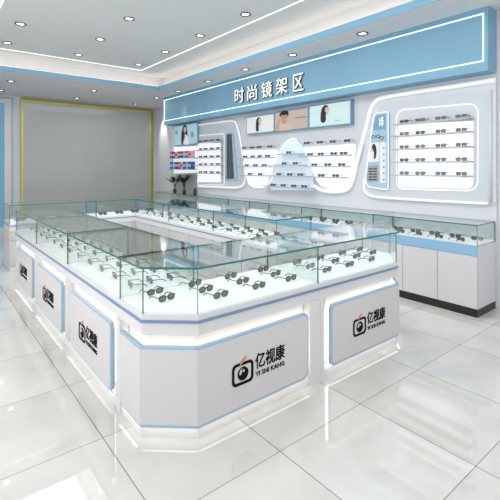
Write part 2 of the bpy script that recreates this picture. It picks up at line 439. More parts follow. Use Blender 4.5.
def panel(t, x0, x1, with_logo=True, logo_w=.42, lx=None):
    z0, z1 = .065, .515
    m = MB(); m.front(rrect(x0, x1, z0, z1, .05), -.012, .014)
    p = m.build('logo_panel', 'blue', t)
    m = MB(); m.front(rrect(x0+.013, x1-.013, z0+.013, z1-.013, .04), -.016, -.012); m.build('panel_face', 'panel', p)
    MB().front(rrect(x0+.03, x1-.03, z0+.03, z1-.03, .04), .014, .034).build('backlight', 'halo', p)
    if with_logo:
        lx = (x0+x1)/2 - logo_w/2 if lx is None else lx
        logo(p, lx, .205, logo_w, -.016)
    return p
def straight_counter(loc, rz, W, D, label, group, px=None, posts=True, ends=(1, 1), lit=True):
    t = thing('display_counter', label, 'display counter', loc, rz, group)
    MB().box(0, W, .0, D, 0, ZP).build('plinth', 'white', t)
    m = MB(); m.box(0, W, .055, D-.02, ZP, ZFB); m.box(0, .05, 0, .055, ZP, ZFB); m.box(W-.05, W, 0, .055, ZP, ZFB)
    m.build('cabinet_body', 'body', t)
    m = MB()
    n = max(2, round(W / .6))
    for i in range(n):
        a, b = W*i/n + .006, W*(i+1)/n - .006
        m.box(a, b, D-.02, D-.004, .08, .44); m.box(a, b, D-.02, D-.004, .452, .57)
    m.build('drawer_fronts', 'inner', t)
    MB().box(0, W, 0, D, ZFB, ZFT).build('top_rail', 'white', t)
    m = MB(); m.box(0, W, -.008, D+.002, ZFT, ZST); m.build('blue_trim', 'strip', t)
    MB().box(0, W, 0, D, ZST, ZTR-.008).build('tray_rim', 'white', t)
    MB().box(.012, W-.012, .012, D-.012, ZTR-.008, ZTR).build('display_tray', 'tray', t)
    MB().box(.06, W-.06, .046, .0545, .44, ZFB-.001).build('painted_recess_glow', 'gap', t)  # added plate with the recess light painted in as glow
    MB().box(.06, W-.06, .03, .045, ZFB-.010, ZFB-.001).build('light_strip', 'warm', t)
    glass_box(t, 0, W, .004, D-.004, ZST, ZG, ends=ends)
    if px: panel(t, px[0], px[1])
    if lit:
        strip_light(t, .08, W-.08, -.012, .058, .09)
    return t

D = .55
# left side row: customer side faces -X
LB = [2.52, 3.70, 4.90, 6.10]
names = ['white glass display counter with logo panel, next to the angled corner in the left row',
         'white glass display counter with logo panel, middle one of the left row',
         'white glass display counter with logo panel, far end of the left row']
for i in range(3):
    y0, y1 = LB[i], LB[i+1]
    straight_counter((.972, y1, 0), -PI/2, y1-y0, D, names[i], 'logo counters of the island', px=(.16, y1-y0-.10))
# back row and right row
straight_counter((2.27, 7.42, 0), PI, 1.25, D, 'white glass display counter at the back left of the island, standing alone past the walkway', 'rear counters of the island', lit=False)
straight_counter((3.49, 7.42, 0), PI, 1.22, D, 'white glass display counter in the back right corner of the island', 'rear counters of the island', lit=False)
RB = [3.21, 4.42, 5.63, 6.85]
for i in range(3):
    straight_counter((3.485, RB[i], 0), PI/2, RB[i+1]-RB[i], D, 'white glass display counter in the right row, ' + ('nearest the walkway opening', 'second from the walkway opening', 'third from the walkway opening')[i], 'rear counters of the island', lit=False)

# angled counters built from a plan outline
def offs(path, d):
    """offset an open plan path to its left side (inwards)"""
    out = []; n = len(path)
    for i in range(n):
        dirs = []
        if i > 0: dirs.append((Vector(path[i]) - Vector(path[i-1])).normalized())
        if i < n-1: dirs.append((Vector(path[i+1]) - Vector(path[i])).normalized())
        nn = [Vector((-q.y, q.x)) for q in dirs]
        if len(nn) == 1: v = nn[0] * d
        else:
            b = (nn[0] + nn[1]).normalized(); v = b * (d / max(.2, b.dot(nn[0])))
        out.append((path[i][0] + v.x, path[i][1] + v.y))
    return out
def band(path, d0, d1, z0, z1, mb, mi=0, side=None):
    a = offs(path, d0); b = offs(path, d1)
    n = len(path)
    vs = [(x, y, z0) for x, y in a] + [(x, y, z0) for x, y in b] + [(x, y, z1) for x, y in a] + [(x, y, z1) for x, y in b]
    fs = []
    for i in range(n-1):
        fs += [(i, i+1, 2*n+i+1, 2*n+i), (n+i+1, n+i, 3*n+i, 3*n+i+1), (2*n+i, 2*n+i+1, 3*n+i+1, 3*n+i), (i+1, i, n+i, n+i+1)]
    fs += [(0, 2*n, 3*n, n), (n-1, 2*n-1, 4*n-1, 3*n-1)]
    s2 = mi if side is None else side
    mis = []
    for i in range(n-1): mis += [mi, mi, s2, s2]
    mb.add(vs, fs, mi, mis + [s2, s2]); return mb
def corner_counter(label, outer, inner, ppath, face_x, logo_args, posts, glow_path):
    """outer: plan path along the customer side; inner: closing points; world coordinates relative to the first point"""
    ox, oy = outer[0]
    R = lambda P: [(x-ox, y-oy) for x, y in P]
    outer, inner, ppath, glow_path = R(outer), R(inner), R(ppath), R(glow_path)
    t = thing('corner_display_counter', label, 'display counter', (ox, oy, 0), 0, 'logo counters of the island')
    full = outer + inner
    MB().plan(full, 0, ZP).build('plinth', 'white', t)
    rec = offs(outer, .055)
    rec[0] = (rec[0][0], full[0][1]) if abs(outer[0][0]-outer[1][0]) < 1e-4 else (full[0][0], rec[0][1])
    rec[-1] = (rec[-1][0], outer[-1][1]) if abs(outer[-1][0]-outer[-2][0]) < 1e-4 else (outer[-1][0], rec[-1][1])
    MB().plan(rec + inner, ZP, ZFB).build('cabinet_body', 'body', t)
    for (x0, x1, y0, y1) in posts:
        MB().box(x0-ox, x1-ox, y0-oy, y1-oy, 0, ZFB).build('post', 'white', t)
    MB().plan(full, ZFB, ZFT).build('top_rail', 'white', t)
    m = MB(); m.plan(full, ZFT, ZST); band(outer, -.008, .0, ZFT, ZST, m); m.build('blue_trim', 'strip', t)
    MB().plan(full, ZST, ZTR-.008).build('tray_rim', 'white', t)
    tr = offs(outer, .012)
    MB().plan(tr + inner, ZTR-.008, ZTR).build('display_tray', 'tray', t)
    m = MB(); band(offs(glow_path, .03), 0, .014, ZFB-.010, ZFB-.001, m); m.build('light_strip', 'warm', t)
    m = MB(); band(ppath, .045, .0535, .44, ZFB-.001, m); m.build('painted_recess_glow', 'gap', t)  # added plate, recess light painted in as glow along the angle
    # glass: each straight pane its own part
    go = offs(outer, .004)
    for i in range(len(go)-1):
        m = MB(); band([go[i], go[i+1]], 0, .008, ZST, ZG-.012, m)
        m.m = [1 if k in (4, 5) else 0 for k in range(6)]
        m.build('front_pane', ['glass', 'gedge'], t)
    cl = [go[-1]] + inner + [go[0]]
    for i in range(len(cl)-1):
        m = MB(); band([cl[i], cl[i+1]], 0, .008, ZST, ZG-.012, m)
        m.m = [1 if k in (4, 5) else 0 for k in range(6)]
        m.build('rear_pane' if i else 'side_pane', ['glass', 'gedge'], t)
    m = MB(); m.plan(offs(outer, -.010) + inner, ZG-.012, ZG, 0, 1); m.build('glass_top', ['glasst', 'gedge'], t)
    # floating logo panel that wraps round the angle
    # the long front stretch has rounded free corners, the angled stretches are plain
    k0 = max(range(len(ppath)-1), key=lambda k: abs(ppath[k+1][0]-ppath[k][0]))
    fa, fb = ppath[k0], ppath[k0+1]; cn_ = (0, 1, 1, 0) if k0 else (1, 0, 0, 1)
    rest = ppath[:k0+1] if k0 else ppath[k0+1:]
    def both(d0, d1, z0, z1, ins):
        m = MB(); band(rest, d0, d1, z0, z1, m)
        o0 = offs(ppath, d0)[k0 if k0 else k0+1][0]
        x0 = (fa[0] + ins) if not k0 else o0 - (.004 if ins else 0); x1 = (fb[0] - ins) if k0 else o0
        m.front(rrect(x0, x1, z0, z1, .045, 6, cn_), fa[1]+d0, fa[1]+d1); return m
    p = both(-.012, .014, .065, .515, 0).build('logo_panel', 'blue', t)
    p2 = both(-.016, -.012, .080, .500, .013).build('panel_face', 'panel', p)
    m = MB(); band(ppath, .014, .034, .095, .485, m); m.build('backlight', 'halo', p)
    logo(p, logo_args[0]-ox, logo_args[1], logo_args[2], face_x-oy-.016)
    return t, p
c1, p1 = corner_counter('white glass display counter with the angled front left corner and large logo panel',
    [(.972, 2.52), (.972, 2.18), (1.212, 1.97), (2.21, 1.97)], [(2.21, 2.52)],
    [(.972, 2.46), (.972, 2.18), (1.212, 1.97), (2.095, 1.97)], 1.97, (1.435, .212, .43),
    [(2.115, 2.21, 1.955, 2.03), (.96, 1.02, 2.475, 2.52)], [(.99, 2.46), (.99, 2.18), (1.212, 1.985), (2.1, 1.985)])
c2, p2 = corner_counter('white glass display counter with logo panel right of the corner counter, beside the walkway opening',
    [(2.212, 1.97), (3.22, 1.97), (3.49, 2.21), (3.49, 2.52)], [(2.212, 2.52)],
    [(2.33, 1.97), (3.22, 1.97), (3.49, 2.21), (3.49, 2.50)], 1.97, (2.585, .212, .43),
    [(2.212, 2.255, 1.955, 2.03)], [(2.32, 1.985), (3.22, 1.985), (3.475, 2.21), (3.475, 2.45)])
# floor wash strips under the two front counters
def wash(par, ax, ay, bx, by, power):
    L = math.hypot(bx-ax, by-ay)
    l = bpy.data.lights.new('led', 'AREA'); l.shape = 'RECTANGLE'; l.size = L; l.size_y = .02; l.energy = power; l.color = (1, .93, .84)
    o = bpy.data.objects.new('led_source', l); C.objects.link(o); o.parent = par
    o.location = ((ax+bx)/2 - par.location.x, (ay+by)/2 - par.location.y, .06); o.rotation_euler = (0, 0, math.atan2(by-ay, bx-ax))
wash(c1, 1.22, 1.95, 2.10, 1.95, .09); wash(c1, .965, 2.16, 1.20, 1.955, .03); wash(c1, .955, 2.20, .955, 2.46, .03); wash(c2, 2.30, 1.95, 3.20, 1.95, .09); wash(c2, 3.24, 1.96, 3.50, 2.19, .04)

# ---- glasses in the island
RN = ['front', 'middle', 'back']
def rz_of(dx, dy):   # temples (local +y) point towards dx,dy
    return math.atan2(dy, dx) - PI/2
fx = {'corner': [1.19, 1.475, 1.78, 2.085], 'right': [2.47, 2.77, 3.07, 3.33]}
for key, cols in fx.items():
    nm = 'angled corner counter' if key == 'corner' else 'counter right of the corner'
    for r, y in enumerate((2.13, 2.29, 2.45)):
        for c_, x in enumerate(cols):
            if x == 1.19 and r == 0: continue
            if x == 3.33 and r == 0: continue
            xx = x + random.uniform(-.012, .012)
            glasses((xx, y - .01, ZTR), rz_of(-.15, 1) + random.uniform(-.08, .08),
                    f'dark glasses, {ORD[c_]} from left in {RN[r]} row of {nm}', 'glasses in the island counters', True, .92)
for i in range(3):
    y0, y1 = LB[i], LB[i+1]; nm = ('side counter by the angled corner', 'middle left counter', 'far end left counter')[i]
    for r, x in enumerate((1.12, 1.27, 1.42)):
        for c_ in range(4):
            y = y0 + .18 + .285 * c_ + (.02 if r == 1 else 0)
            glasses((x, y, ZTR), rz_of(1, -.12) + random.uniform(-.1, .1), f'dark glasses, {ORD[c_]} from near end in {("outer","middle","inner")[r]} row of {nm}',
                    'glasses in the island counters', i == 0, .92)
for i in range(3):
    y0 = RB[i]; nm = ('right row counter by the opening', 'second right row counter', 'third right row counter')[i]
    for r, x in enumerate((3.07, 3.22, 3.36)):
        for c_ in range(4):
            glasses((x, y0 + .16 + .29 * c_ + .05 * (r % 2), ZTR), rz_of(-1, .1) + random.uniform(-.2, .2), f'dark glasses, {ORD[c_]} from near end in {("inner","middle","outer")[r]} row of {nm}',
                    'glasses in the island counters', False, .92)
for i in range(2):
    x0 = (1.02, 2.27)[i]; nm = ('back left counter', 'back right corner counter')[i]
    for r, y in enumerate((7.02, 7.22)):
        for c_ in range(4):
            glasses((x0 + .16 + .29 * c_ + .06 * r, y, ZTR), rz_of(.2, 1) + random.uniform(-.2, .2), f'dark glasses, {ORD[c_]} from left in {("near","far")[r]} row of {nm}',
                    'glasses in the island counters', False, 1.)

# ============================================================ WALL COUNTERS
WF, WD = 4.37, XD - 4.37
WB = [1.785 + 1.225 * k for k in range(6)] + [9.06]
wl = ['at the near end by the wall edge', 'second from the near end', 'third from the near end', 'fourth from the near end', 'fifth from the near end', 'at the far end below the plants']
for i in range(6):
    y0, y1 = WB[i], WB[i+1]; W = y1 - y0
    t = thing('wall_display_counter', f'white blue railed wall counter, {wl[i]}', 'display counter', (WF, y1, 0), -PI/2, 'counters along the display wall')
    MB().box(0, W, .0, WD, 0, .08).build('plinth', 'black', t)
    MB().box(0, W, .018, WD, .08, .62).build('cabinet_body', 'door', t)
    for k in range(3):
        MB().box(W*k/3 + .003, W*(k+1)/3 - .003, 0, .016, .085, .615).build('door', 'door', t)
    MB().box(0, W, .002, WD, .62, .722, 0).build('blue_rail', 'counterblue', t) if i else None
    if i == 0:
        m = MB(); m.box(0, W-.004, -.002, .02, .62, .722); m.build('blue_rail', 'counterblue', t)
        MB().box(0, W, .02, WD, .62, .715).build('counter_top', 'door', t)
    MB().box(.01, W-.01, .015, WD-.01, .722, .732).build('display_tray', 'tray', t)
    if i < 5 or True:
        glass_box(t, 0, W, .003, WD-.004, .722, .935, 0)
    if i < 5:
        for r in range(2):
            for c_ in range(5):
                y = y0 + .12 + .235 * c_ + (.10 if r == 0 else 0)
                x = WF + (.13 if r == 0 else .30)
                glasses((x, y, .732), rz_of(-.9, .3) + random.uniform(-.2, .2) if r == 0 else rz_of(1, .15), f'dark glasses, {ORD[c_]} from near end in {("front","rear")[r]} row, {ORD[i]} wall counter from the near end', 'glasses in the wall counters', i == 0, .95)

# ============================================================ DISPLAY WALL
# wall things: origin on the wall, local x to the right (-Y), local y into the wall, z up
class Wall:
    def __init__(s, name, label, cat, px, py, X=XD, group=None):
        y, z = onX(px, py, X); s.X = X; s.Y = y; s.Z = z
        s.t = thing(name, label, cat, (X, y, z), -PI/2, group)
    def q(s, px, py):
        y, z = onX(px, py, s.X); return (s.Y - y, z - s.Z)
    def P(s, pts): return [s.q(*p) for p in pts]
def ccw(P):
    a = sum(P[i-1][0]*P[i][1] - P[i][0]*P[i-1][1] for i in range(len(P)))
    return P if a > 0 else P[::-1]
def led_line(w, pts, r, name='led_tube', mat='ledsoft', y=-.01, closed=False, round_=None, seg=6):
    P = w.P(pts)
    if closed: P = fillet(P, round_ or .05, 7)
    m = MB(); m.tube([(x, y, z) for x, z in P], r, seg=seg, closed=closed); return m.build(name, mat, w.t, True)
def spline(pts, n=6):
    out = []
    P = [pts[0]] + pts + [pts[-1]]
    for i in range(1, len(P)-2):
        for k in range(n):
            t = k/n
            out.append(tuple(.5*((2*P[i][d]) + (-P[i-1][d]+P[i+1][d])*t + (2*P[i-1][d]-5*P[i][d]+4*P[i+1][d]-P[i+2][d])*t*t + (-P[i-1][d]+3*P[i][d]-3*P[i+1][d]+P[i+2][d])*t**3) for d in (0, 1)))
    out.append(tuple(pts[-1])); return out
SHELF_D = .12
def shelf(w, a, b, mat='shelf', depth=SHELF_D, y0=-.02):
    (x0, z0), (x1, z1) = w.q(*a), w.q(*b); z = (z0+z1)/2
    MB().box(x0, x1, y0-depth, y0, z-.008, z+.008).build('shelf', mat, w.t)
    return w.Z + z + .008
def wall_glasses(z, pxs, py, label, group, X=XD-.06):
    for i, px in enumerate(pxs):
        y, _ = onX(px, py, X)
        glasses((X-.02, y, z), rz_of(1, 0) + random.uniform(-.1, .1), label(i), group, False, .95)

# --- big right panel with slanted left edge
w = Wall('display_frame_panel', 'large pale wall panel with rounded slanted left edge around the right shelves', 'wall panel', 430, 190)
body = fillet(w.P([(372, 98.5), (496.5, 79.5), (496.5, 205), (367, 199), (362, 168)]), [.22, 0, .05, .3, .2])
MB().front(ccw(body), -.02, 0).build('panel', 'feature', w.t)
inner = fillet(w.P([(379, 104), (491, 90), (491, 204), (366, 197), (366, 175)]), [.18, .03, .06, .22, .1])
MB().front(ccw(inner), -.026, -.02).build('inset_panel', 'niche', w.t)
pts = spline([(496.5, 80.5), (460, 86), (420, 92), (388, 97.3), (378, 101), (372.5, 109), (369, 122), (364, 141), (358.5, 162), (354.5, 179), (350, 188.5), (341, 191.5), (325, 190.8), (316, 186)], 5)
m = MB(); m.tube([(x, -.03, z) for x, z in w.P(pts)], .030, seg=10); m.build('light_tube', 'tubew', w.t, True)
pts = spline([(366, 178), (365.5, 189), (371, 195.5), (385, 197.5), (430, 200.5), (489, 203.5)], 5)
m = MB(); m.tube([(x, -.03, z) for x, z in w.P(pts)], .016, seg=8); m.build('lower_light_tube', 'tubew', w.t, True)
m = MB(); m.tube([(x, -.03, z) for x, z in w.P([(491.5, 90), (491.5, 203)])], .014, seg=8); m.build('edge_tube', 'wall', w.t, True)

# --- right shelf unit
def shelf_unit(label, origin, outline, rad, mat='litpanel', led=True, ledr=.007, name='wall_shelf_unit', y=-.03, lit_outline=None):
    w = Wall(name, label, 'wall shelf', *origin, group='lit shelf units on the display wall')
    P = fillet(w.P(outline), rad, 7)
    if lit_outline:
        MB().front(ccw(P), y, y+.012).build('back_panel', 'feature', w.t)
        MB().front(ccw(fillet(w.P(lit_outline), [.01, .01, rad*.7, rad*.7], 5)), y-.004, y).build('lit_back_panel', mat, w.t)
    else: MB().front(ccw(P), y, y+.012).build('lit_back_panel', mat, w.t)
    if led: led_line(w, outline, ledr, 'led_outline', 'ledsoft', y-.004, True, rad)
    return w
w = shelf_unit('rounded square lit shelf unit with five shelves of glasses, right end of the wall', (438, 188), [(398, 110.5), (479.5, 103.5), (479, 191), (398, 189)], .12, lit_outline=[(399.5, 124.5), (474.5, 121), (474.5, 188.5), (399.5, 187)])
sh = [(398.6, 124, 475, 120), (396.5, 136.3, 475, 133), (397, 149.4, 475, 147.4), (397.5, 162, 475, 162), (397.5, 174.2, 475, 177)]
cols = [405, 421, 441.5, 462]
for k, (a, b, c_, d_) in enumerate(sh):
    zz = shelf(w, (a, b), (c_, d_), y0=-.03)
    x1, _ = w.q(475, 150)
    MB().box(x1-.07, x1-.01, -.156, -.150, zz-w.Z-.022, zz-w.Z+.004).build('price_tag', 'grey', w.t)
    wall_glasses(zz, cols, b, lambda i, k=k: f'dark glasses, {ORD[i]} from left on {SN[k]} shelf of the right end shelf unit', 'glasses on the right shelf unit', XD-.09)
# --- slim blue sign cabinet
w = Wall('slim_sign_cabinet', 'slim blue lit sign cabinet with pictures, between slanted light tube and right shelves', 'sign cabinet', 380, 186)
out = [(376.5, 113.5), (390.5, 112), (390.5, 190), (369, 186.5), (367.5, 178)]
MB().front(ccw(fillet(w.P(out), [.07, .03, .05, .06, .05])), -.05, -.026).build('cabinet_body', 'signblue', w.t)
led_line(w, out, .006, 'led_outline', 'ledsoft', -.052, True, [.07, .03, .05, .06, .05])
def quad(w, a, b, c_, d_, name, mat, y=-.056, par=None, th=.004):
    MB().front(ccw(w.P([a, b, c_, d_])), y, y+th).build(name, mat, par or w.t)
quad(w, (378, 116), (387.5, 115), (387.5, 129), (375.5, 130.5), 'blue_header', 'bframe')
quad(w, (375, 131.5), (387.5, 130.3), (387.5, 141), (373, 142.5), 'upper_picture', 'blue')
quad(w, (373, 143), (381.5, 142.3), (381.5, 161.5), (370.5, 162.5), 'portrait_picture', 'poster_w')
quad(w, (382.3, 142.5), (388, 142), (388, 183), (382.3, 183), 'printed_strip', 'poster_w', -.055)
m = MB(); m.front(ccw(w.P(spline([(374.5, 147), (376, 144), (378.2, 146), (379, 152), (378, 158), (376.5, 158.5), (376.6, 153), (375.8, 150)], 3)[:-1])), -.062, -.056)
m.build('printed_hair', 'hair', w.t)
MB().front(ccw(w.P([(373.6, 147.5), (375.6, 147), (375.6, 151), (374, 152)])), -.0605, -.056).build('printed_face', 'skinl', w.t)
quad(w, (371, 166), (380.5, 165), (380.5, 181), (369.5, 181), 'frame_rack', 'steel')
for k in range(5):
    for j in range(2):
        a, b = 371.3 + 4.4*j, 168 + 2.7*k
        quad(w, (a, b), (a+3.4, b-.1), (a+3.4, b+1.4), (a, b+1.5), 'rack_item', 'slat', -.060)
for k in range(6):
    quad(w, (385.3, 147+6.3*k), (387, 147+6.3*k), (387, 149+6.3*k), (385.3, 149+6.3*k), 'printed_mark', 'bframe', -.058)
m = MB()
for a, b in [((383.2, 118.5), (386, 118.2)), ((383.3, 121), (386.2, 120.7)), ((383.2, 124), (386.2, 123.8))]:
    (x0, z0), (x1, z1) = w.q(*a), w.q(*b); m.box(x0, x1, -.060, -.056, z0-.005, z0+.005)
(x0, z0), (x1, z1) = w.q(384.6, 117), w.q(384.6, 126.5); m.box(x0-.005, x0+.005, -.060, -.056, z1, z0)
(x0, z0), (x1, z1) = w.q(382.2, 119), w.q(382.2, 126); m.box(x0-.005, x0+.005, -.060, -.056, z1, z0)
m.build('emblem', 'text', w.t)
for j, (a, b) in enumerate(((375.8, 137), (380.5, 136.5), (384, 138))):
    m = MB(); x, z = w.q(a, b); m.ringf([(x+.034*math.cos(q*PI/6), z+.024*math.sin(q*PI/6)) for q in range(12)], [(x+.024*math.cos(q*PI/6), z+.015*math.sin(q*PI/6)) for q in range(12)], -.060, -.056)
    m.build('printed_frame', 'slat', w.t)

# --- centre right shelf unit
w = shelf_unit('white lit shelf unit with four shelves between the arch and the slanted light tube', (330, 188),
               [(303, 147.5), (357, 143.8), (354, 176), (349, 189.5), (325, 189), (317, 180)], [.05, .05, .2, .25, .25, .2], led=False)
for k, (a, b, xs, yy) in enumerate([((303, 144.3), (355, 144.3), [307.5, 320.5, 333.5, 348], 142), ((304, 156.5), (354, 155), [311, 321.5, 334.5, 344.5], 153),
                                ((312, 167), (352.5, 166), [315, 328.5, 342.5], 164), ((313, 177.3), (350.5, 177), [322, 336.5], 174.5)]):
    zz = shelf(w, a, b, 'shelf' if k else 'glass', y0=-.03)
    wall_glasses(zz, xs, yy, lambda i, k=k: f'dark glasses, {ORD[i]} from left on {SN[k]} shelf of the centre right shelf unit', 'glasses on the centre right shelf unit', XD-.09)
# --- arch with blue lit shelves
w = shelf_unit('arch shaped pale blue lit shelf unit with four shelves in the centre of the wall', (293, 186),
               [(281, 155), (287, 143), (297, 138), (306, 148), (311, 160), (317, 190), (272, 190)], [.1, .15, .2, .1, .1, 0, 0], 'litblue', led=False, y=-.045)
pts = spline([(268, 188), (271, 181), (275.5, 170), (279.5, 158), (284, 148), (289, 142), (294.5, 139.2), (299, 140)], 5)
m = MB(); m.tube([(x, -.045, z) for x, z in w.P(pts)], .022, seg=8); m.build('light_tube', 'tubew', w.t, True)
for k, (a, b, xs, yy) in enumerate([((284, 154.6), (307, 154), [289.5], 151.5), ((275, 165), (309, 165.3), [285, 296], 162.5),
                                ((274, 175.6), (314, 176.3), [279.5, 290.5, 301], 173.5), ((268, 186), (318, 188), [274, 284, 294.5, 305], 184.5)]):
    zz = shelf(w, a, b, y0=-.045)
    wall_glasses(zz, xs, yy, lambda i, k=k: f'dark glasses, {ORD[i]} from left on {SN[k]} shelf of the blue arch shelf unit', 'glasses on the arch shelf unit', XD-.10)
# --- centre left shelf unit
w = shelf_unit('white lit shelf unit with four shelves left of the blue arch', (258, 186),
               [(243, 150.5), (279, 149.5), (275, 173), (271, 186), (258, 189), (248.5, 184), (246, 170)], [.04, .04, .1, .2, .2, .2, .1], led=False)
for k, (a, b, xs, yy) in enumerate([((241, 149.2), (280, 149), [244.5, 253, 260, 270.5], 146.8), ((242.5, 158), (277, 158), [246, 253.5, 260.5, 268.5], 155.5),
                                ((243.5, 166.8), (274, 166.8), [247.5, 256, 265], 164.2), ((244.5, 175.5), (273, 175.5), [250.5, 261], 173)]):
    zz = shelf(w, a, b, 'shelf' if k else 'glass', y0=-.03)
    wall_glasses(zz, xs, yy, lambda i, k=k: f'dark glasses, {ORD[i]} from left on {SN[k]} shelf of the centre left shelf unit', 'glasses on the centre left shelf unit', XD-.09)
# --- left niche panel with white tube, mirror slot, shelf unit
w = Wall('display_frame_panel', 'pale wall panel with rounded right corners around the left shelves', 'wall panel', 220, 185)
body = fillet(w.P([(198, 125), (236, 120.5), (242, 140), (246, 180), (243, 188.5), (198, 187)]), [0, .3, .1, .2, .25, 0])
MB().front(ccw(body), -.02, 0).build('panel', 'niche', w.t)
pts = spline([(198.5, 125.3), (215, 123), (231, 121), (236.5, 122.5), (239.5, 130), (242, 142), (244.5, 158), (246, 172), (246, 181), (243.5, 186), (236, 187.8), (215, 187), (199, 186.5)], 5)
m = MB(); m.tube([(x, -.03, z) for x, z in w.P(pts)], .022, seg=8); m.build('light_tube', 'tubew', w.t, True)
w = Wall('slot_mirror', 'narrow dark mirror strip set in a pale blue rounded frame', 'mirror', 232, 180)
MB().front(ccw(fillet(w.P([(226.5, 133), (234.5, 132.5), (239.5, 180.5), (226.5, 180.5)]), .06)), -.035, -.02).build('frame', 'blue', w.t)
MB().front(ccw(w.P([(228.2, 134.5), (233, 134), (235.5, 178.5), (228.2, 179)])), -.04, -.035).build('mirror_pane', 'darkmirror', w.t)
MB().front(ccw(w.P([(230.6, 135.5), (231.7, 135.4), (232.7, 178), (231, 178)])), -.043, -.04).build('edge_strip', 'slat', w.t)
w = shelf_unit('white lit shelf unit with five shelves left of the narrow mirror', (211, 184), [(199, 136), (225.5, 133.5), (225.5, 185), (199, 185)], .05, ledr=.006, lit_outline=[(199.5, 143), (222, 143), (222, 182), (199.5, 182)])
for k, yy in enumerate((142.5, 150.3, 158, 165.6, 173.5)):
    zz = shelf(w, (198.5, yy), (225.5, yy-.3), y0=-.03)
    wall_glasses(zz, [201.3, 206.3, 212.5, 218.7], yy-2, lambda i, k=k: f'dark glasses, {ORD[i]} from left on {SN[k]} shelf of the shelf unit by the narrow mirror', 'glasses on the left shelf unit', XD-.09)

# --- poster light boxes
def poster(label, tl, tr, br, bl, mat, fig, group=None, depth=.07, framed=True):
    w = Wall('poster_light_box', label, 'poster', (tl[0]+tr[0])/2, (bl[1]+br[1])/2, X=XD-depth, group=group)
    P = w.P([tl, tr, br, bl])
    x0, x1 = P[0][0], P[1][0]; z1 = (P[0][1]+P[1][1])/2; z0 = (P[2][1]+P[3][1])/2
    MB().box(x0, x1, 0, depth, z0, z1).build('box', 'bframe', w.t)
    e = .018
    f = MB().box(x0+e, x1-e, -.004, 0, z0+e, z1-e); f = f.build('picture', mat, w.t)
    W_, H_ = x1-x0, z1-z0
    y = -.004
    def blob(pts, name, mt, k):
        pp = spline([(x0 + a*W_, z0 + b*H_) for a, b in pts] + [(x0 + pts[0][0]*W_, z0 + pts[0][1]*H_)], 4)[:-1]
        MB().front(ccw(pp), y-.0015*k, y).build(name, mt, f)
    for k, (nm, mt, pts) in enumerate(fig): blob(pts, nm, mt, k+1)
    return w
woman = [('printed_hair', 'hair', [(.36, .45), (.38, .75), (.44, .88), (.52, .84), (.54, .68), (.47, .5), (.47, .2), (.42, .1), (.37, .2)]),
         ('printed_face', 'skinl', [(.455, .66), (.47, .80), (.52, .80), (.535, .66), (.50, .56)]),
         ('printed_hand', 'skinl', [(.47, .52), (.55, .56), (.585, .72), (.56, .50), (.50, .40)]),
         ('printed_dress', 'poster_m', [(.47, .08), (.49, .42), (.55, .42), (.60, .09), (.54, .07)])]
woman2 = [('printed_hair', 'hair', [(.30, .5), (.33, .78), (.40, .92), (.47, .88), (.49, .72), (.43, .55), (.43, .28), (.37, .17), (.31, .25)]),
          ('printed_face', 'skinl', [(.41, .66), (.42, .80), (.47, .82), (.485, .68), (.45, .60)]),
          ('printed_hand', 'skinl', [(.43, .56), (.47, .60), (.505, .74), (.49, .54), (.45, .48)]),
          ('printed_caption', 'cyanp', [(.63, .2), (.63, .22), (.76, .22), (.76, .2)])]
man = [('printed_body', 'skinl', [(.08, .03), (.12, .30), (.22, .42), (.30, .36), (.42, .42), (.52, .32), (.56, .03)]),
       ('printed_arm', 'skin', [(.06, .10), (.07, .36), (.16, .62), (.20, .56), (.15, .36), (.15, .08)]),
       ('printed_neck', 'skin', [(.25, .36), (.25, .54), (.37, .54), (.37, .36)]),
       ('printed_face', 'skin', [(.22, .66), (.24, .80), (.36, .80), (.395, .66), (.34, .50), (.275, .50)]),
       ('printed_hair', 'hair', [(.18, .70), (.18, .88), (.27, .99), (.40, .97), (.44, .82), (.42, .70), (.39, .78), (.30, .77), (.22, .78)]),
       ('printed_glasses', 'hair', [(.23, .665), (.23, .678), (.385, .684), (.385, .671)]),
       ('printed_caption', 'slat', [(.64, .54), (.64, .56), (.92, .57), (.92, .55)])]
poster('white poster light box of a woman in profile, leftmost of the three in a row', (246.5, 117.6), (274.3, 112.7), (274.3, 131.8), (246.5, 134.8), 'poster_w', woman, 'row of poster light boxes')
poster('beige poster light box of a bare shouldered dark haired person, middle of three', (274.6, 112.6), (308.6, 106.4), (308.6, 128.4), (274.6, 131.8), 'poster_b', man, 'row of poster light boxes')
poster('mint poster light box of a black haired woman, rightmost of three', (309, 106.3), (351, 98.8), (351, 124.2), (309, 128.4), 'poster_m', woman2, 'row of poster light boxes')
w3 = [('printed_hair', 'hair', [(.34, .06), (.33, .5), (.38, .80), (.46, .96), (.56, .88), (.60, .5), (.56, .2), (.46, .4), (.40, .06)]),
      ('printed_face', 'skinl', [(.44, .68), (.45, .84), (.53, .85), (.55, .70), (.49, .60)]),
      ('printed_dress', 'poster_w', [(.46, .05), (.45, .45), (.52, .52), (.60, .40), (.64, .05)]),
      ('printed_arm', 'red', [(.44, .25), (.46, .52), (.50, .45), (.47, .25)]),
      ('printed_mark', 'cyanp', [(.08, .55), (.08, .75), (.15, .74), (.15, .56)]),
      ('printed_seal', 'cyanp', [(.76, .35), (.74, .50), (.80, .60), (.86, .50), (.84, .36)])]
poster('ice blue poster light box of a woman above the small product shelves', (174.2, 126), (197.5, 122.3), (197.5, 144.8), (174.2, 145.8), 'poster_c', w3)

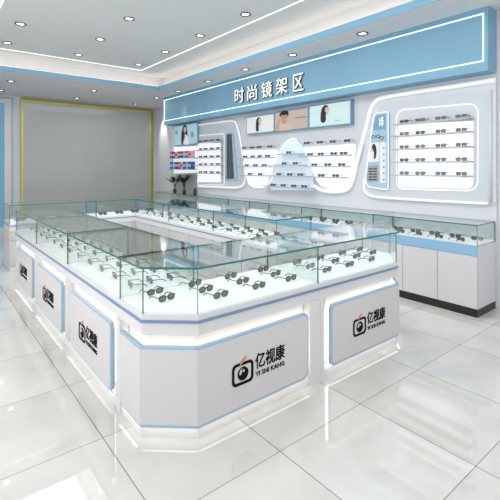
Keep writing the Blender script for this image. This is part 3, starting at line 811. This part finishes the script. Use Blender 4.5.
# --- product shelves with boxed goods, grey panel below
w = Wall('product_shelf', 'white lit wall shelf with two rows of small red and blue boxes', 'wall shelf', 186, 172)
MB().front(ccw(w.P([(174.5, 147), (198, 146), (198, 172.5), (174.5, 173.5)])), -.02, 0).build('back_panel', 'litpanel', w.t)
zs = []
for yy in (158.3, 169):
    (x0, z0), (x1, z1) = w.q(174.5, yy), w.q(198, yy-.4)
    MB().box(x0, x1, -.2, -.02, z0-.012, z0).build('shelf', 'cyanp', w.t); zs.append(w.Z + z0)
MB().front(ccw(w.P([(176.5, 174.5), (198, 174), (198, 197), (176.5, 197)])), -.02, 0).build('grey_panel', 'grey', w.t)
ya, yb_ = onX(175.5, 158, XD)[0], onX(197, 158, XD)[0]
cm = [['red', 'navy', 'pinkc', 'red', 'navy', 'cyanp', 'red', 'pinkc'], ['navy', 'cyanp', 'navy', 'red', 'pinkc', 'navy', 'cyanp', 'navy']]
cn = {'red': 'red', 'navy': 'navy blue', 'pinkc': 'pink', 'cyanp': 'light blue'}
for r in range(2):
    for k in range(8):
        wd = (ya - yb_) / 8; y = ya - wd * (k + .5); c_ = cm[r][k]
        t = thing('boxed_product', f'small {cn[c_]} product box, {ORD[k]} from left on the {("upper","lower")[r]} product shelf', 'box', (XD-.10, y, zs[r]), -PI/2, 'boxed products on the product shelf')
        h = .15 + .02 * ((k * 3 + r) % 3)
        MB().box(-wd*.45, wd*.45, -.05, .05, 0, h).build('carton', c_, t)
        MB().box(-wd*.33, wd*.33, -.052, -.05, h*.35, h*.65).build('printed_band', 'white' if c_ != 'pinkc' else 'red', t)

# --- plants and bottle on the far end counter
def plant(px, label, n, hh, sd):
    rnd = random.Random(sd)
    x = 4.60; r = ray(px, 193); y = x / r[0] * r[1]
    t = thing('potted_plant', label, 'plant', (x, y, .935), 0, 'plants on the far end of the wall counter')
    MB().lathe([(.03, 0), (.045, .02), (.04, .06), (.03, .085)], seg=14).build('pot', 'black', t, True)
    st = MB(); lf = MB()
    for k in range(n):
        a = 2*PI*k/n + rnd.uniform(-.3, .3); s_ = rnd.uniform(.5, 1.)
        top = Vector((math.cos(a)*.13*s_, math.sin(a)*.16*s_, .12 + hh*rnd.uniform(.55, 1)))
        mid = Vector((top.x*.35, top.y*.35, .10 + (top.z-.1)*.6))
        st.tube([(0, 0, .08), mid, top], [.006, .005, .003], seg=5)
        for j in range(7):
            p = mid.lerp(top, j/6)
            b = a + rnd.uniform(-1.2, 1.2); Ll = .10; wv = Vector((math.cos(b), math.sin(b), .6)).normalized()
            sd_ = wv.cross(Vector((0, 0, 1))).normalized() * .032
            q1 = p + wv*Ll*.5
            lf.add([p, q1 + sd_, p + wv*Ll, q1 - sd_], [(0, 1, 2, 3)])
    st.build('stems', 'leaf', t); lf.build('foliage', 'leaf', t)
plant(174.8, 'black leafed plant in a small pot, left and wider one beside the grey panel', 7, .22, 3)
plant(184.2, 'black leafed plant in a small pot, right and upright one before the grey panel', 6, .27, 5)
x = 4.52; r = ray(195, 197); y = x / r[0] * r[1]
t = thing('dark_bottle', 'small dark bottle standing on the far end of the wall counter', 'bottle', (x, y, .935))
MB().lathe([(.035, 0), (.037, .02), (.037, .10), (.018, .125), (.018, .15)], seg=14).build('body', 'black', t, True)
MB().lathe([(.02, .15), (.02, .17)], seg=12).build('cap', 'grey', t)

# ============================================================ BLUE HEADER SIGN
HX = 4.62
t = thing('header_sign', 'long blue header sign with white characters and light outline above the display wall', 'sign', (HX, 9.08, 2.53), -PI/2)
L_, HH = 9.08 - 1.775, ZS - 2.53
MB().box(0, L_, 0, XD-HX, 0, HH).build('sign_box', 'head', t)
MB().box(0, L_, -.012, 0, .0, HH).build('front_board', 'head', t)
def hz(py_l, py_r): pass
(ya, za), (yb2, zb) = onX(165.8, 101.5, HX), onX(484.7, 10.5, HX)
m = MB(); u0, u1, z0, z1, e = .04, 9.08-1.815, .098, 3.135-2.53, .010
m.box(u0, u1, -.02, -.012, z0, z0+e); m.box(u0, u1, -.02, -.012, z1-e, z1); m.box(u0, u0+e*1.6, -.02, -.012, z0, z1); m.box(u1-e, u1, -.02, -.012, z0, z1)
m.build('led_outline', 'ledhead', t)
chars = '时尚镜架区'
cpx = [(236.5, 245.5, 87, 104), (249, 258.5, 84, 101.5), (263.5, 273.5, 82, 97.5), (278, 289, 78, 94), (295, 305, 74.3, 91)]
for ch, (a, b, c_, d_) in zip(chars, cpx):
    yl, yr = onX(a, 90, HX)[0], onX(b, 90, HX)[0]
    zc = onX((a+b)/2, (c_+d_)/2, HX)[1]; W_ = yl - yr; hgt = .27
    me = text_mesh(ch, W_, hgt, .01, .0, 1, 'text', 'character'); put(me, 'character', t, (9.08 - yl, -.035, zc - hgt/2 - 2.53))
    me = text_mesh(ch, W_*1.05, hgt*1.03, .012, .012, 1, 'black', 'character_back'); put(me, 'character_back', t, (9.08 - yl - .004, -.022, zc - hgt/2 - 2.54))

# ============================================================ LIGHT
w_ = bpy.data.worlds.new('shop_surroundings'); bpy.context.scene.world = w_; w_.use_nodes = True
w_.node_tree.nodes['Background'].inputs[0].default_value = (.95, .98, 1, 1); w_.node_tree.nodes['Background'].inputs[1].default_value = 1.0
def area(x, y, z, sx, sy, p, rot=(0, 0, 0), col=(1, 1, 1)):
    l = bpy.data.lights.new('fill', 'AREA'); l.shape = 'RECTANGLE'; l.size = sx; l.size_y = sy; l.energy = p; l.color = col
    o = bpy.data.objects.new('added_fill_source', l); C.objects.link(o); o.location = (x, y, z); o.rotation_euler = rot; return o  # added fill lamp with no fixture behind it
area(2.1, 3.4, 3.44, 2.2, 7.0, 95)  # main fill, added below the upper ceiling
area(-1.7, 3.5, 1.7, 2.4, 6.0, 78, (0, -PI/2, 0))  # side fill, added at the left wall to brighten the left row
area(3.3, 9.6, 3.15, 2.5, 1.2, 14)  # small fill, added below the back ceiling border

cam = bpy.data.cameras.new('camera'); co = bpy.data.objects.new('camera', cam); C.objects.link(co)
co.location = (0, 0, H); co.rotation_euler = (PI/2, 0, A2 - PI/2)
cam.sensor_width = 36; cam.lens = 36 * F / 500; cam.shift_x = 0; cam.shift_y = -(250 - HY) / 500; cam.clip_start = .05
sc = bpy.context.scene; sc.camera = co
sc.view_settings.view_transform = 'Standard'; sc.view_settings.look = 'None'; sc.view_settings.exposure = .50
sc.cycles.transparent_max_bounces = 40; sc.cycles.max_bounces = 8; sc.cycles.diffuse_bounces = 4
sc.cycles.sample_clamp_indirect = 6; sc.cycles.use_denoising = True
bpy.context.view_layer.update()
